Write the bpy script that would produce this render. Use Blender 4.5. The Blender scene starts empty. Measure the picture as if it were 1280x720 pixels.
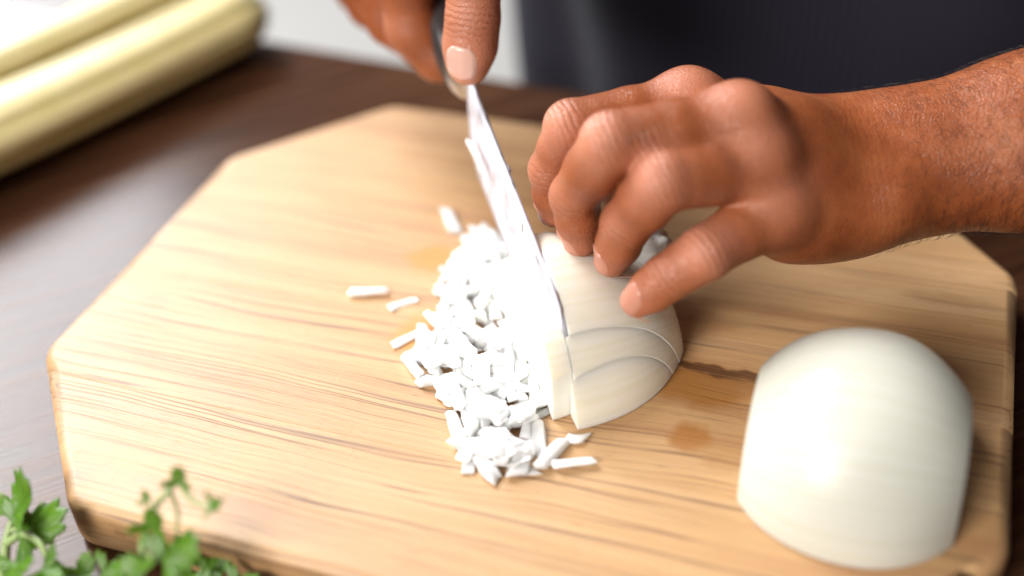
import bpy, bmesh, math, random
import numpy as np
from mathutils import Vector, Matrix, noise as mnoise

random.seed(7)
rng = np.random.default_rng(11)
scene = bpy.context.scene
COL = scene.collection

# ------------------------------------------------------------------ camera, light, exposure
cam_d = bpy.data.cameras.new("camera")
cam = bpy.data.objects.new("camera", cam_d)
COL.objects.link(cam)
cam.location = (0.11233, -0.31088, 0.27053)
cam.rotation_euler = (0.90453, 0.04848, 0.33060)
cam_d.sensor_width = 36.0
cam_d.lens = 42.5604
cam_d.clip_start = 0.01
cam_d.clip_end = 100.0
cam_d.dof.use_dof = True
cam_d.dof.focus_distance = 0.392
cam_d.dof.aperture_fstop = 2.6
cam_d.dof.aperture_blades = 0
scene.camera = cam

world = bpy.data.worlds.new("World")
scene.world = world
world.use_nodes = True
bg = world.node_tree.nodes["Background"]
bg.inputs["Color"].default_value = (1.0, 0.96, 0.90, 1)
bg.inputs["Strength"].default_value = 0.12


def area(name, loc, target, sx, sy, power, color):
    ld = bpy.data.lights.new(name, 'AREA')
    ld.shape = 'RECTANGLE'
    ld.size, ld.size_y = sx, sy
    ld.energy = power
    ld.color = color
    o = bpy.data.objects.new(name, ld)
    COL.objects.link(o)
    o.location = loc
    d = Vector(target) - Vector(loc)
    o.rotation_euler = d.to_track_quat('-Z', 'Y').to_euler()
    return o


# a tall window to the left with its light from high up, its lower far pane, and a weaker window in front
area("window_light", (-1.60, 0.62, 1.98), (0, 0, 0), 1.1, 1.1, 70, (1.0, 0.985, 0.97))
area("far_window_light", (-2.12, 1.56, 1.45), (0, 0, 0), 1.1, 1.5, 94, (0.93, 0.96, 1.0))
area("second_window_light", (-0.80, -2.00, 1.32), (0, 0, 0), 1.1, 1.2, 84, (1.0, 0.96, 0.91))

scene.view_settings.view_transform = 'Standard'
scene.view_settings.look = 'None'
scene.view_settings.exposure = 0.0
scene.view_settings.gamma = 1.0
scene.view_settings.use_curve_mapping = False
scene.cycles.use_denoising = True
scene.cycles.max_bounces = 14
scene.cycles.diffuse_bounces = 9


# ------------------------------------------------------------------ helpers
def thing(name, label, cat, loc=(0, 0, 0), group=None):
    o = bpy.data.objects.new(name, None)
    COL.objects.link(o)
    o.location = loc
    o.empty_display_size = 0.02
    o['label'] = label
    o['category'] = cat
    if group:
        o['group'] = group
    return o


def tag(o, label, cat, group=None):
    o['label'] = label
    o['category'] = cat
    if group:
        o['group'] = group
    return o


def link(name, me, mat=None, parent=None, smooth=True):
    if mat is not None:
        me.materials.clear()
        me.materials.append(mat)
    if smooth:
        me.polygons.foreach_set('use_smooth', [True] * len(me.polygons))
    o = bpy.data.objects.new(name, me)
    COL.objects.link(o)
    if parent is not None:
        o.parent = parent
        o.matrix_parent_inverse = Matrix.Translation(-parent.location)
    return o


def mesh_np(name, V, F):
    me = bpy.data.meshes.new(name)
    me.from_pydata([tuple(map(float, v)) for v in V], [], [tuple(map(int, f)) for f in F])
    me.update()
    return me


def bm_mesh(name, bm):
    me = bpy.data.meshes.new(name)
    bm.normal_update()
    bm.to_mesh(me)
    bm.free()
    return me


class NT:
    """small node tree helper"""
    def __init__(self, name):
        self.m = bpy.data.materials.new(name)
        self.m.use_nodes = True
        self.t = self.m.node_tree
        self.b = self.t.nodes["Principled BSDF"]

    def n(self, typ, **kw):
        nd = self.t.nodes.new(typ)
        for k, v in kw.items():
            if k.startswith('i_'):
                nd.inputs[k[2:].replace('_', ' ')].default_value = v
            else:
                setattr(nd, k, v)
        return nd

    def l(self, a, b):
        self.t.links.new(a, b)

    def math(self, op, a, b=None, c=None, clamp=False):
        nd = self.t.nodes.new('ShaderNodeMath')
        nd.operation = op
        nd.use_clamp = clamp
        for i, x in enumerate((a, b, c)):
            if x is None:
                continue
            if isinstance(x, (int, float)):
                nd.inputs[i].default_value = x
            else:
                self.l(x, nd.inputs[i])
        return nd.outputs[0]

    def mix(self, f, a, b, blend='MIX'):
        nd = self.t.nodes.new('ShaderNodeMix')
        nd.data_type = 'RGBA'
        nd.blend_type = blend
        for i, x in ((0, f), (6, a), (7, b)):
            if isinstance(x, (int, float)):
                nd.inputs[i].default_value = x
            elif isinstance(x, tuple):
                nd.inputs[i].default_value = (*x, 1) if len(x) == 3 else x
            else:
                self.l(x, nd.inputs[i])
        return nd.outputs[2]

    def ramp(self, f, stops):
        nd = self.t.nodes.new('ShaderNodeValToRGB')
        cr = nd.color_ramp
        while len(cr.elements) > 1:
            cr.elements.remove(cr.elements[-1])
        for i, (p, c) in enumerate(stops):
            e = cr.elements[0] if i == 0 else cr.elements.new(p)
            e.position = p
            e.color = (*c, 1) if len(c) == 3 else c
        self.l(f, nd.inputs[0])
        return nd.outputs[0]

    def noise(self, vec, scale, detail=4, rough=0.55, dist=0.0):
        nd = self.n('ShaderNodeTexNoise')
        nd.inputs['Scale'].default_value = scale
        nd.inputs['Detail'].default_value = detail
        nd.inputs['Roughness'].default_value = rough
        nd.inputs['Distortion'].default_value = dist
        if vec is not None:
            self.l(vec, nd.inputs['Vector'])
        return nd.outputs['Fac']

    def mapping(self, vec, scale=(1, 1, 1), loc=(0, 0, 0), rot=(0, 0, 0)):
        nd = self.n('ShaderNodeMapping')
        nd.inputs['Scale'].default_value = scale
        nd.inputs['Location'].default_value = loc
        nd.inputs['Rotation'].default_value = rot
        self.l(vec, nd.inputs['Vector'])
        return nd.outputs[0]

    def bump(self, h, strength, dist=0.001, normal=None):
        nd = self.n('ShaderNodeBump')
        nd.inputs['Strength'].default_value = strength
        nd.inputs['Distance'].default_value = dist
        self.l(h, nd.inputs['Height'])
        if normal is not None:
            self.l(normal, nd.inputs['Normal'])
        return nd.outputs[0]

    def obj(self):
        return self.n('ShaderNodeTexCoord').outputs['Object']

    def attr(self, name):
        nd = self.n('ShaderNodeAttribute')
        nd.attribute_name = name
        return nd


def setp(b, **kw):
    for k, v in kw.items():
        k = k.replace('_', ' ')
        if isinstance(v, tuple) and len(v) == 3 and k != 'Subsurface Radius':
            v = (*v, 1)
        b.inputs[k].default_value = v


# ------------------------------------------------------------------ materials
def mat_board():
    t = NT("maple_board_wood")
    oi = t.n('ShaderNodeObjectInfo')
    co = t.obj()
    off = t.n('ShaderNodeVectorMath', operation='SCALE')
    off.inputs[0].default_value = (0.31, 0.17, 0.0)
    t.l(oi.outputs['Random'], off.inputs['Scale'])
    add = t.n('ShaderNodeVectorMath', operation='ADD')
    t.l(co, add.inputs[0])
    t.l(off.outputs[0], add.inputs[1])
    v = add.outputs[0]
    # long slow bend of the grain
    wob = t.noise(t.mapping(v, (5, 14, 14)), 1.0, 3, 0.5)
    wob2 = t.math('MULTIPLY', t.math('SUBTRACT', wob, 0.5), 0.020)
    sep = t.n('ShaderNodeSeparateXYZ')
    t.l(v, sep.inputs[0])
    comb = t.n('ShaderNodeCombineXYZ')
    t.l(sep.outputs[0], comb.inputs[0])
    t.l(t.math('ADD', sep.outputs[1], wob2), comb.inputs[1])
    t.l(sep.outputs[2], comb.inputs[2])
    g = comb.outputs[0]
    broad = t.noise(t.mapping(g, (6, 75, 75)), 1.0, 4, 0.55)
    lines = t.noise(t.mapping(g, (10, 430, 430), (3, 1, 0)), 1.0, 5, 0.66)
    fibre = t.noise(t.mapping(g, (60, 2100, 2100)), 1.0, 3, 0.65)
    c = t.ramp(broad, [(0.25, (0.47, 0.250, 0.120)), (0.5, (0.585, 0.362, 0.172)), (0.75, (0.65, 0.440, 0.240))])
    c = t.mix(t.ramp(lines, [(0.52, (0, 0, 0)), (0.74, (0.55,) * 3)]), c, (0.36, 0.180, 0.078))
    # separate thin dark growth lines
    dl = t.noise(t.mapping(g, (1.7, 150, 150), (0.4, 7, 0)), 1.0, 2, 0.5)
    dark = t.ramp(dl, [(0.570, (0, 0, 0)), (0.586, (1, 1, 1)), (0.606, (0, 0, 0))])
    dl2 = t.noise(t.mapping(g, (2.6, 260, 260), (2.4, 3, 0)), 1.0, 2, 0.5)
    dark2 = t.ramp(dl2, [(0.550, (0, 0, 0)), (0.566, (0.5,) * 3), (0.584, (0, 0, 0))])
    dark = t.math('MAXIMUM', dark, dark2)
    brk = t.noise(t.mapping(g, (16, 60, 60), (1, 4, 0)), 1.0, 3)
    dark = t.math('MULTIPLY', dark, t.ramp(brk, [(0.36, (0.30,) * 3), (0.56, (1, 1, 1))]))
    # short dark flecks
    fk = t.noise(t.mapping(g, (120, 1300, 1), (5, 2, 0)), 1.0, 2, 0.5)
    c = t.mix(t.ramp(fk, [(0.66, (0, 0, 0)), (0.74, (0.55,) * 3)]), c, (0.22, 0.105, 0.045))
    c = t.mix(t.math('MULTIPLY', dark, 0.88), c, (0.185, 0.102, 0.058))
    c = t.mix(t.math('MULTIPLY', fibre, 0.55), c, t.mix(1.0, c, (0.55, 0.46, 0.38), 'MULTIPLY'))
    # plank to plank tone
    tone = t.ramp(oi.outputs['Random'], [(0.0, (0.92, 0.90, 0.86)), (1.0, (1.05, 1.03, 1.02))])
    c = t.mix(1.0, c, tone, 'MULTIPLY')
    # onion juice and old stains with a shape of their own
    def stain(p, r, col, f, c):
        geo = t.n('ShaderNodeNewGeometry').outputs['Position']
        warp = t.n('ShaderNodeTexNoise')
        warp.inputs['Scale'].default_value = 90
        t.l(geo, warp.inputs['Vector'])
        ad = t.n('ShaderNodeVectorMath', operation='MULTIPLY_ADD')
        t.l(warp.outputs['Color'], ad.inputs[0])
        ad.inputs[1].default_value = (0.010, 0.010, 0)
        t.l(geo, ad.inputs[2])
        mp = t.n('ShaderNodeVectorMath', operation='SUBTRACT')
        t.l(ad.outputs[0], mp.inputs[0])
        mp.inputs[1].default_value = (p[0] + 0.005, p[1] + 0.005, 0)
        ms = t.n('ShaderNodeVectorMath', operation='MULTIPLY')
        t.l(mp.outputs[0], ms.inputs[0])
        ms.inputs[1].default_value = (1 / r[0], 1 / r[1], 0.0)
        ln = t.n('ShaderNodeVectorMath', operation='LENGTH')
        t.l(ms.outputs[0], ln.inputs[0])
        k = t.ramp(ln.outputs['Value'], [(0.55, (1, 1, 1)), (1.0, (0, 0, 0))])
        return t.mix(t.math('MULTIPLY', k, f), c, col)
    for px, r, col, f in STAINS:
        c = stain(px, r, col, f, c)
    t.l(c, t.b.inputs['Base Color'])
    # knife scratches
    sc = t.noise(t.mapping(co, (900, 26, 1), rot=(0, 0, 0.45)), 1.0, 2, 0.5)
    scr = t.ramp(sc, [(0.66, (0, 0, 0)), (0.70, (1, 1, 1))])
    sc2 = t.noise(t.mapping(co, (700, 22, 1), rot=(0, 0, -0.2)), 1.0, 2, 0.5)
    scr2 = t.ramp(sc2, [(0.68, (0, 0, 0)), (0.72, (1, 1, 1))])
    h = t.math('SUBTRACT', t.math('MULTIPLY', lines, 0.8), t.math('ADD', t.math('MULTIPLY', scr, 0.16), t.math('MULTIPLY', scr2, 0.12)))
    h = t.math('SUBTRACT', h, t.math('MULTIPLY', dark, 0.6))
    h = t.math('ADD', h, t.math('MULTIPLY', fibre, 0.35))
    t.l(t.bump(h, 0.35, 0.0006), t.b.inputs['Normal'])
    t.l(t.ramp(broad, [(0.2, (0.44,) * 3), (0.8, (0.54,) * 3)]), t.b.inputs['Roughness'])
    t.b.inputs['Specular IOR Level'].default_value = 0.70
    return t.m


def mat_table():
    t = NT("dark_table_wood")
    co = t.mapping(t.obj(), rot=(0, 0, math.radians(-50)))
    wob = t.noise(t.mapping(co, (4, 12, 12)), 1.0, 3)
    sep = t.n('ShaderNodeSeparateXYZ')
    t.l(co, sep.inputs[0])
    comb = t.n('ShaderNodeCombineXYZ')
    t.l(sep.outputs[0], comb.inputs[0])
    t.l(t.math('ADD', sep.outputs[1], t.math('MULTIPLY', wob, 0.015)), comb.inputs[1])
    g = comb.outputs[0]
    a = t.noise(t.mapping(g, (8, 160, 1)), 1.0, 5, 0.6)
    f = t.noise(t.mapping(g, (30, 900, 1)), 1.0, 3, 0.6)
    c = t.ramp(a, [(0.3, (0.026, 0.0095, 0.005)), (0.5, (0.062, 0.025, 0.012)), (0.72, (0.110, 0.048, 0.023))])
    c = t.mix(t.ramp(f, [(0.45, (0, 0, 0)), (0.75, (0.6,) * 3)]), c, (0.022, 0.010, 0.006))
    t.l(c, t.b.inputs['Base Color'])
    t.b.inputs['Specular IOR Level'].default_value = 0.20
    r = t.ramp(a, [(0.3, (0.19,) * 3), (0.7, (0.27,) * 3)])
    t.l(r, t.b.inputs['Roughness'])
    t.l(t.bump(t.math('ADD', a, t.math('MULTIPLY', f, 0.6)), 0.25, 0.0006), t.b.inputs['Normal'])
    return t.m


def mat_onion(name, base, streak=True, sss=0.35, rough=0.3, scale=0.006, radius=(1.0, 0.85, 0.55)):
    t = NT(name)
    co = t.obj()
    n1 = t.noise(co, 55, 3)
    c = t.mix(n1, base, tuple(min(1, x * y) for x, y in zip(base, (1.04, 1.05, 1.10))))
    if streak:
        # meridian veins running from end to end of the bulb (uv u = angle round the bulb)
        uv = t.attr('vein').outputs['Fac']
        ln = t.n('ShaderNodeTexNoise', noise_dimensions='1D')
        ln.inputs['Scale'].default_value = 46
        ln.inputs['Detail'].default_value = 3
        t.l(uv, ln.inputs['W'])
        vein = t.ramp(ln.outputs['Fac'], [(0.42, (0, 0, 0)), (0.62, (1, 1, 1))])
        c = t.mix(t.math('MULTIPLY', vein, 0.36), c, tuple(x * y for x, y in zip(base, (0.92, 0.92, 0.80))))
        t.l(t.bump(ln.outputs['Fac'], 0.16, 0.0008), t.b.inputs['Normal'])
    else:
        b = t.noise(co, 260, 3)
        t.l(t.bump(b, 0.2, 0.0006), t.b.inputs['Normal'])
    t.l(c, t.b.inputs['Base Color'])
    setp(t.b, Roughness=rough, Subsurface_Weight=sss, Subsurface_Scale=scale, Subsurface_Radius=radius, IOR=1.38)
    return t.m


def mat_onion_cut():
    t = NT("cut_onion_flesh")
    co = t.obj()
    n = t.noise(co, 120, 3)
    c = t.mix(n, (0.80, 0.80, 0.72), (0.88, 0.88, 0.84))
    t.l(c, t.b.inputs['Base Color'])
    t.l(t.bump(t.noise(co, 500, 2), 0.12, 0.0005), t.b.inputs['Normal'])
    setp(t.b, Roughness=0.33, Subsurface_Weight=0.4, Subsurface_Scale=0.004, Subsurface_Radius=(1.0, 0.9, 0.7), IOR=1.38)
    return t.m


def mat_skin():
    t = NT("skin")
    co = t.obj()
    red = t.attr('red').outputs['Fac']
    wt = t.attr('wrinkle_pos').outputs['Fac']
    wm = t.attr('wrinkle_mask').outputs['Fac']
    mot = t.noise(co, 60, 4, 0.6)
    mot2 = t.noise(co, 330, 3, 0.6)
    c = t.ramp(mot, [(0.25, (0.190, 0.046, 0.012)), (0.5, (0.315, 0.084, 0.025)), (0.8, (0.430, 0.140, 0.048))])
    c = t.mix(t.math('MULTIPLY', mot2, 0.34), c, (0.22, 0.056, 0.020))
    c = t.mix(t.math('MULTIPLY', red, 0.80), c, (0.68, 0.285, 0.185))
    # creases across the joints and the wrist
    jit = t.noise(co, 240, 3, 0.6)
    ph = t.math('ADD', t.math('MULTIPLY', wt, 2900.0), t.math('MULTIPLY', jit, 9.0))
    w = t.math('SINE', ph)
    w = t.math('POWER', t.math('MULTIPLY_ADD', w, 0.5, 0.5), 3.0)
    w = t.math('MULTIPLY', w, wm)
    c = t.mix(t.math('MULTIPLY', w, 0.42), c, (0.19, 0.055, 0.022))
    t.l(c, t.b.inputs['Base Color'])
    vor = t.n('ShaderNodeTexVoronoi', feature='DISTANCE_TO_EDGE')
    vor.inputs['Scale'].default_value = 900
    t.l(co, vor.inputs['Vector'])
    pores = t.ramp(vor.outputs['Distance'], [(0.0, (0, 0, 0)), (0.16, (1, 1, 1))])
    fine = t.noise(co, 1200, 2)
    h = t.math('ADD', t.math('MULTIPLY', pores, 0.30), t.math('MULTIPLY', fine, 0.35))
    h = t.math('ADD', h, t.math('MULTIPLY', t.noise(co, 180, 3), 0.9))
    h = t.math('SUBTRACT', h, t.math('MULTIPLY', w, 1.3))
    t.l(t.bump(h, 0.42, 0.0008), t.b.inputs['Normal'])
    t.l(t.ramp(mot2, [(0.2, (0.30,) * 3), (0.8, (0.46,) * 3)]), t.b.inputs['Roughness'])
    setp(t.b, Subsurface_Weight=0.14, Subsurface_Scale=0.004, Subsurface_Radius=(1.0, 0.35, 0.18), Specular_IOR_Level=0.5)
    return t.m


def simple(name, col, rough=0.5, metal=0.0, bump=None, **kw):
    t = NT(name)
    co = t.obj()
    n = t.noise(co, bump[0] if bump else 80, 3)
    c = t.mix(n, tuple(x * 0.88 for x in col), tuple(min(1, x * 1.1) for x in col))
    t.l(c, t.b.inputs['Base Color'])
    setp(t.b, Roughness=rough, Metallic=metal, **kw)
    if bump:
        t.l(t.bump(n, bump[1], 0.001), t.b.inputs['Normal'])
    return t.m


def mat_blade():
    t = NT("brushed_steel_with_onion_film")
    co = t.obj()
    br = t.noise(t.mapping(co, (900, 900, 40)), 1.0, 3)
    film = t.noise(co, 120, 4, 0.6)
    fm = t.ramp(film, [(0.36, (0.45,) * 3), (0.56, (1.0,) * 3)])
    c = t.mix(fm, (0.50, 0.50, 0.58), (0.70, 0.70, 0.78))
    t.l(c, t.b.inputs['Base Color'])
    t.l(t.math('SUBTRACT', 1.0, t.math('MULTIPLY', fm, 0.92)), t.b.inputs['Metallic'])
    t.l(t.math('MULTIPLY_ADD', film, 0.35, 0.38), t.b.inputs['Roughness'])
    t.l(t.bump(t.math('ADD', t.math('MULTIPLY', br, 0.3), film), 0.2, 0.0006), t.b.inputs['Normal'])
    return t.m


def mat_cloth():
    t = NT("dark_striped_apron_cloth")
    co = t.obj()
    sep = t.n('ShaderNodeSeparateXYZ')
    t.l(co, sep.inputs[0])
    s = t.math('SINE', t.math('MULTIPLY', sep.outputs[0], 2 * math.pi / 0.0046))
    st = t.math('MULTIPLY_ADD', s, 0.5, 0.5)
    big = t.noise(co, 9, 2)
    c0 = t.mix(big, (0.0045, 0.0050, 0.0120), (0.0085, 0.0080, 0.0165))
    c = t.mix(t.math('MULTIPLY', st, 0.55), c0, (0.026, 0.021, 0.034))
    t.l(c, t.b.inputs['Base Color'])
    weave = t.noise(t.mapping(co, (1600, 1600, 1600)), 1.0, 1)
    t.l(t.bump(t.math('ADD', weave, st), 0.3, 0.0006), t.b.inputs['Normal'])
    setp(t.b, Roughness=0.85, Sheen_Weight=0.05, Sheen_Roughness=0.5, Specular_IOR_Level=0.2)
    return t.m


def mat_leaf():
    t = NT("cilantro_leaf")
    co = t.obj()
    n = t.noise(co, 140, 3)
    d = t.attr('vein').outputs['Fac']
    c = t.mix(n, (0.045, 0.150, 0.007), (0.190, 0.390, 0.030))
    c = t.mix(t.math('MULTIPLY', d, 0.55), c, (0.24, 0.40, 0.12))
    t.l(c, t.b.inputs['Base Color'])
    t.l(t.bump(t.math('SUBTRACT', n, t.math('MULTIPLY', d, 0.6)), 0.5, 0.001), t.b.inputs['Normal'])
    setp(t.b, Roughness=0.36, Subsurface_Weight=0.15, Subsurface_Scale=0.002)
    tr = t.n('ShaderNodeBsdfTranslucent')
    t.l(t.mix(1.0, c, (0.9, 1.0, 0.5), 'MULTIPLY'), tr.inputs['Color'])
    mx = t.n('ShaderNodeMixShader')
    mx.inputs[0].default_value = 0.35
    t.l(t.b.outputs[0], mx.inputs[1])
    t.l(tr.outputs[0], mx.inputs[2])
    t.l(mx.outputs[0], t.t.nodes['Material Output'].inputs['Surface'])
    return t.m


def mat_stalk():
    t = NT("pale_yellow_celery")
    co = t.obj()
    f = t.attr('rib').outputs['Fac']
    n = t.noise(t.mapping(co, (60, 60, 60)), 1.0, 3)
    c = t.mix(n, (0.66, 0.55, 0.24), (0.78, 0.69, 0.41))
    c = t.mix(f, c, (0.34, 0.27, 0.05))
    t.l(c, t.b.inputs['Base Color'])
    setp(t.b, Roughness=0.42, Subsurface_Weight=0.15, Subsurface_Scale=0.004)
    return t.m


STAINS = [
    ((-0.04699, 0.02018), (0.011, 0.010), (0.52, 0.24, 0.055), 0.95),
    ((-0.03266, -0.02288), (0.012, 0.016), (0.54, 0.25, 0.060), 0.95),
    ((0.00075, -0.00906), (0.014, 0.030), (0.52, 0.25, 0.07), 0.95),
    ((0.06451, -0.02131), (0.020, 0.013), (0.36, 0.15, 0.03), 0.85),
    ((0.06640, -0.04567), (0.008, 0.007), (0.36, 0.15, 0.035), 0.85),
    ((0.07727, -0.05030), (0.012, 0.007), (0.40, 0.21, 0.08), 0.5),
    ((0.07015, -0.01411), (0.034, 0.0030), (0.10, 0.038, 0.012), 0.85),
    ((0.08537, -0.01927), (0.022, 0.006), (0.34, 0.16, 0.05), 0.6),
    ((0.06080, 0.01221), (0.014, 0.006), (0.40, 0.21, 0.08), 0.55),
    ((-0.13476, -0.03197), (0.008, 0.005), (0.36, 0.22, 0.12), 0.45),
    ((0.13821, 0.04511), (0.020, 0.004), (0.36, 0.20, 0.09), 0.45),
]

M_BOARD = mat_board()
M_TABLE = mat_table()
M_ONION = mat_onion("white_onion_layer", (0.62, 0.615, 0.54))
M_ONION_IN = mat_onion("half_diced_onion", (0.79, 0.735, 0.625), sss=0.5, rough=0.2)
M_CUT = mat_onion_cut()
M_DICE = mat_onion("diced_onion", (0.95, 0.95, 0.92), streak=False, sss=0.7, rough=0.24, scale=0.006, radius=(1.0, 0.97, 0.88))
M_DICE.node_tree.nodes["Principled BSDF"].inputs["Transmission Weight"].default_value = 0.10
M_ROOT = simple("dry_onion_root", (0.68, 0.66, 0.62), 0.5, bump=(300, 0.6))
M_SKIN = mat_skin()
M_NAIL = simple("finger_nail", (0.52, 0.235, 0.165), 0.24, bump=(120, 0.05), Subsurface_Weight=0.2, Subsurface_Scale=0.002)
M_THUMB_NAIL = simple("thumb_nail", (0.70, 0.43, 0.36), 0.2, bump=(120, 0.05), Subsurface_Weight=0.2, Subsurface_Scale=0.002)
M_HAIR = simple("dark_arm_hair", (0.020, 0.010, 0.007), 0.5)
M_BLADE = mat_blade()
M_STEEL = simple("satin_steel", (0.50, 0.46, 0.43), 0.34, 0.9, bump=(200, 0.05))
M_HANDLE = simple("dark_handle", (0.045, 0.038, 0.040), 0.32, bump=(200, 0.05))
M_CLOTH = mat_cloth()
M_SHIRT = simple("black_shirt_cloth", (0.010, 0.010, 0.013), 0.9, bump=(300, 0.3))
M_LEAF = mat_leaf()
M_STEM = simple("cilantro_stem", (0.30, 0.40, 0.16), 0.35, bump=(150, 0.2), Subsurface_Weight=0.2, Subsurface_Scale=0.002)
M_STALK = mat_stalk()


def mat_floor():
    t = NT("pale_kitchen_floor")
    co = t.obj()
    n = t.noise(co, 3, 4)
    c = t.mix(n, (0.36, 0.35, 0.335), (0.41, 0.40, 0.385))
    t.l(c, t.b.inputs['Base Color'])
    setp(t.b, Roughness=0.5)
    return t.m


M_FLOOR = mat_floor()

# ------------------------------------------------------------------ setting: floor and table
ZT = -0.020     # table top; the board's top is z = 0
bm = bmesh.new()
bmesh.ops.create_grid(bm, x_segments=2, y_segments=2, size=5.0)
me = bm_mesh("floor", bm)
fl = link("floor", me, M_FLOOR, smooth=False)
fl.location = (0, 0, -0.60)
fl['kind'] = 'structure'

TROT = math.radians(-4.5)
table = thing("kitchen_table", "dark brown wooden table under the cutting board", "table", (0, 0, -0.60))


def box_bm(sx, sy, sz, bev=0.0, seg=2):
    bm = bmesh.new()
    bmesh.ops.create_cube(bm, size=1.0)
    bmesh.ops.scale(bm, vec=(sx, sy, sz), verts=bm.verts)
    if bev:
        bmesh.ops.bevel(bm, geom=bm.edges[:], offset=bev, segments=seg, affect='EDGES', profile=0.5)
    return bm


def tablept(x, y):
    c, s = math.cos(TROT), math.sin(TROT)
    return (x * c - y * s, x * s + y * c)


top = link("table_top", bm_mesh("table_top", box_bm(1.5, 0.80, 0.032, 0.004, 3)), M_TABLE, smooth=False)
TY = 0.187      # far edge
cx, cy = tablept(0.05, TY - 0.40)
top.location = (cx, cy, ZT - 0.016)
top.rotation_euler = (0, 0, TROT)
top.parent = table
top.matrix_parent_inverse = Matrix.Translation((0, 0, 0.60))
for sx in (-0.64, 0.74):
    for sy in (-0.55, 0.13):
        lg = link("leg", bm_mesh("leg", box_bm(0.06, 0.06, 0.546, 0.004)), M_TABLE, smooth=False)
        x, y = tablept(sx, sy)
        lg.location = (x, y, -0.60 + 0.274)
        lg.rotation_euler = (0, 0, TROT)
        lg.parent = table
        lg.matrix_parent_inverse = Matrix.Translation((0, 0, 0.60))

# ------------------------------------------------------------------ cutting board of four glued planks
BW, BH, CC, CD = 0.160, 0.125, 0.0518, 0.0594
board = thing("cutting_board", "pale wooden cutting board with cut off corners under the onions", "cutting board", (0, 0, ZT))


def rounded_board():
    pts = [(-BW + CC, BH), (-BW, BH - CD), (-BW, -BH + CD), (-BW + CC, -BH), (BW - CC, -BH), (BW, -BH + CD), (BW, BH - CD), (BW - CC, BH)]
    bm = bmesh.new()
    vs = [bm.verts.new((x, y, -0.0200)) for x, y in pts]
    f = bm.faces.new(vs)
    r = bmesh.ops.extrude_face_region(bm, geom=[f])
    up = [v for v in r['geom'] if isinstance(v, bmesh.types.BMVert)]
    for v in up:
        v.co.z = 0.0
    bm.normal_update()
    bmesh.ops.recalc_face_normals(bm, faces=bm.faces)
    vert = [e for e in bm.edges if abs(e.verts[0].co.z - e.verts[1].co.z) > 0.01]
    bmesh.ops.bevel(bm, geom=vert, offset=0.0045, segments=4, affect='EDGES', profile=0.5)
    rim = [e for e in bm.edges if abs(e.verts[0].co.z - e.verts[1].co.z) < 1e-6 and e.is_manifold
           and abs(e.link_faces[0].normal.z - e.link_faces[1].normal.z) > 0.5]
    bmesh.ops.bevel(bm, geom=rim, offset=0.0042, segments=5, affect='EDGES', profile=0.5)
    return bm


JOINTS = [-0.20, -0.0745, -0.0148, 0.0558, 0.20]
for i in range(4):
    bm = rounded_board()
    for y, sgn in ((JOINTS[i], 1), (JOINTS[i + 1], -1)):
        if abs(y) > 0.15:
            continue
        r = bmesh.ops.bisect_plane(bm, geom=bm.verts[:] + bm.edges[:] + bm.faces[:], plane_co=(0, y + sgn * 0.00004, 0),
                                   plane_no=(0, -sgn, 0), clear_outer=True)
        ed = [e for e in r['geom_cut'] if isinstance(e, bmesh.types.BMEdge)]
        cap = bmesh.ops.contextual_create(bm, geom=ed)
        fs = [f for f in cap.get('faces', [])]
        if fs:
            topedge = [e for f in fs for e in f.edges if all(v.co.z > -1e-5 for v in e.verts)]
            if topedge:
                bmesh.ops.bevel(bm, geom=topedge, offset=0.00012, segments=1, affect='EDGES')
    p = link("plank", bm_mesh("plank", bm), M_BOARD, board, smooth=False)
    p.data.polygons.foreach_set('use_smooth', [abs(f.normal.z) < 0.999 and abs(f.normal.y) < 0.9999 for f in p.data.polygons])


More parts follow.
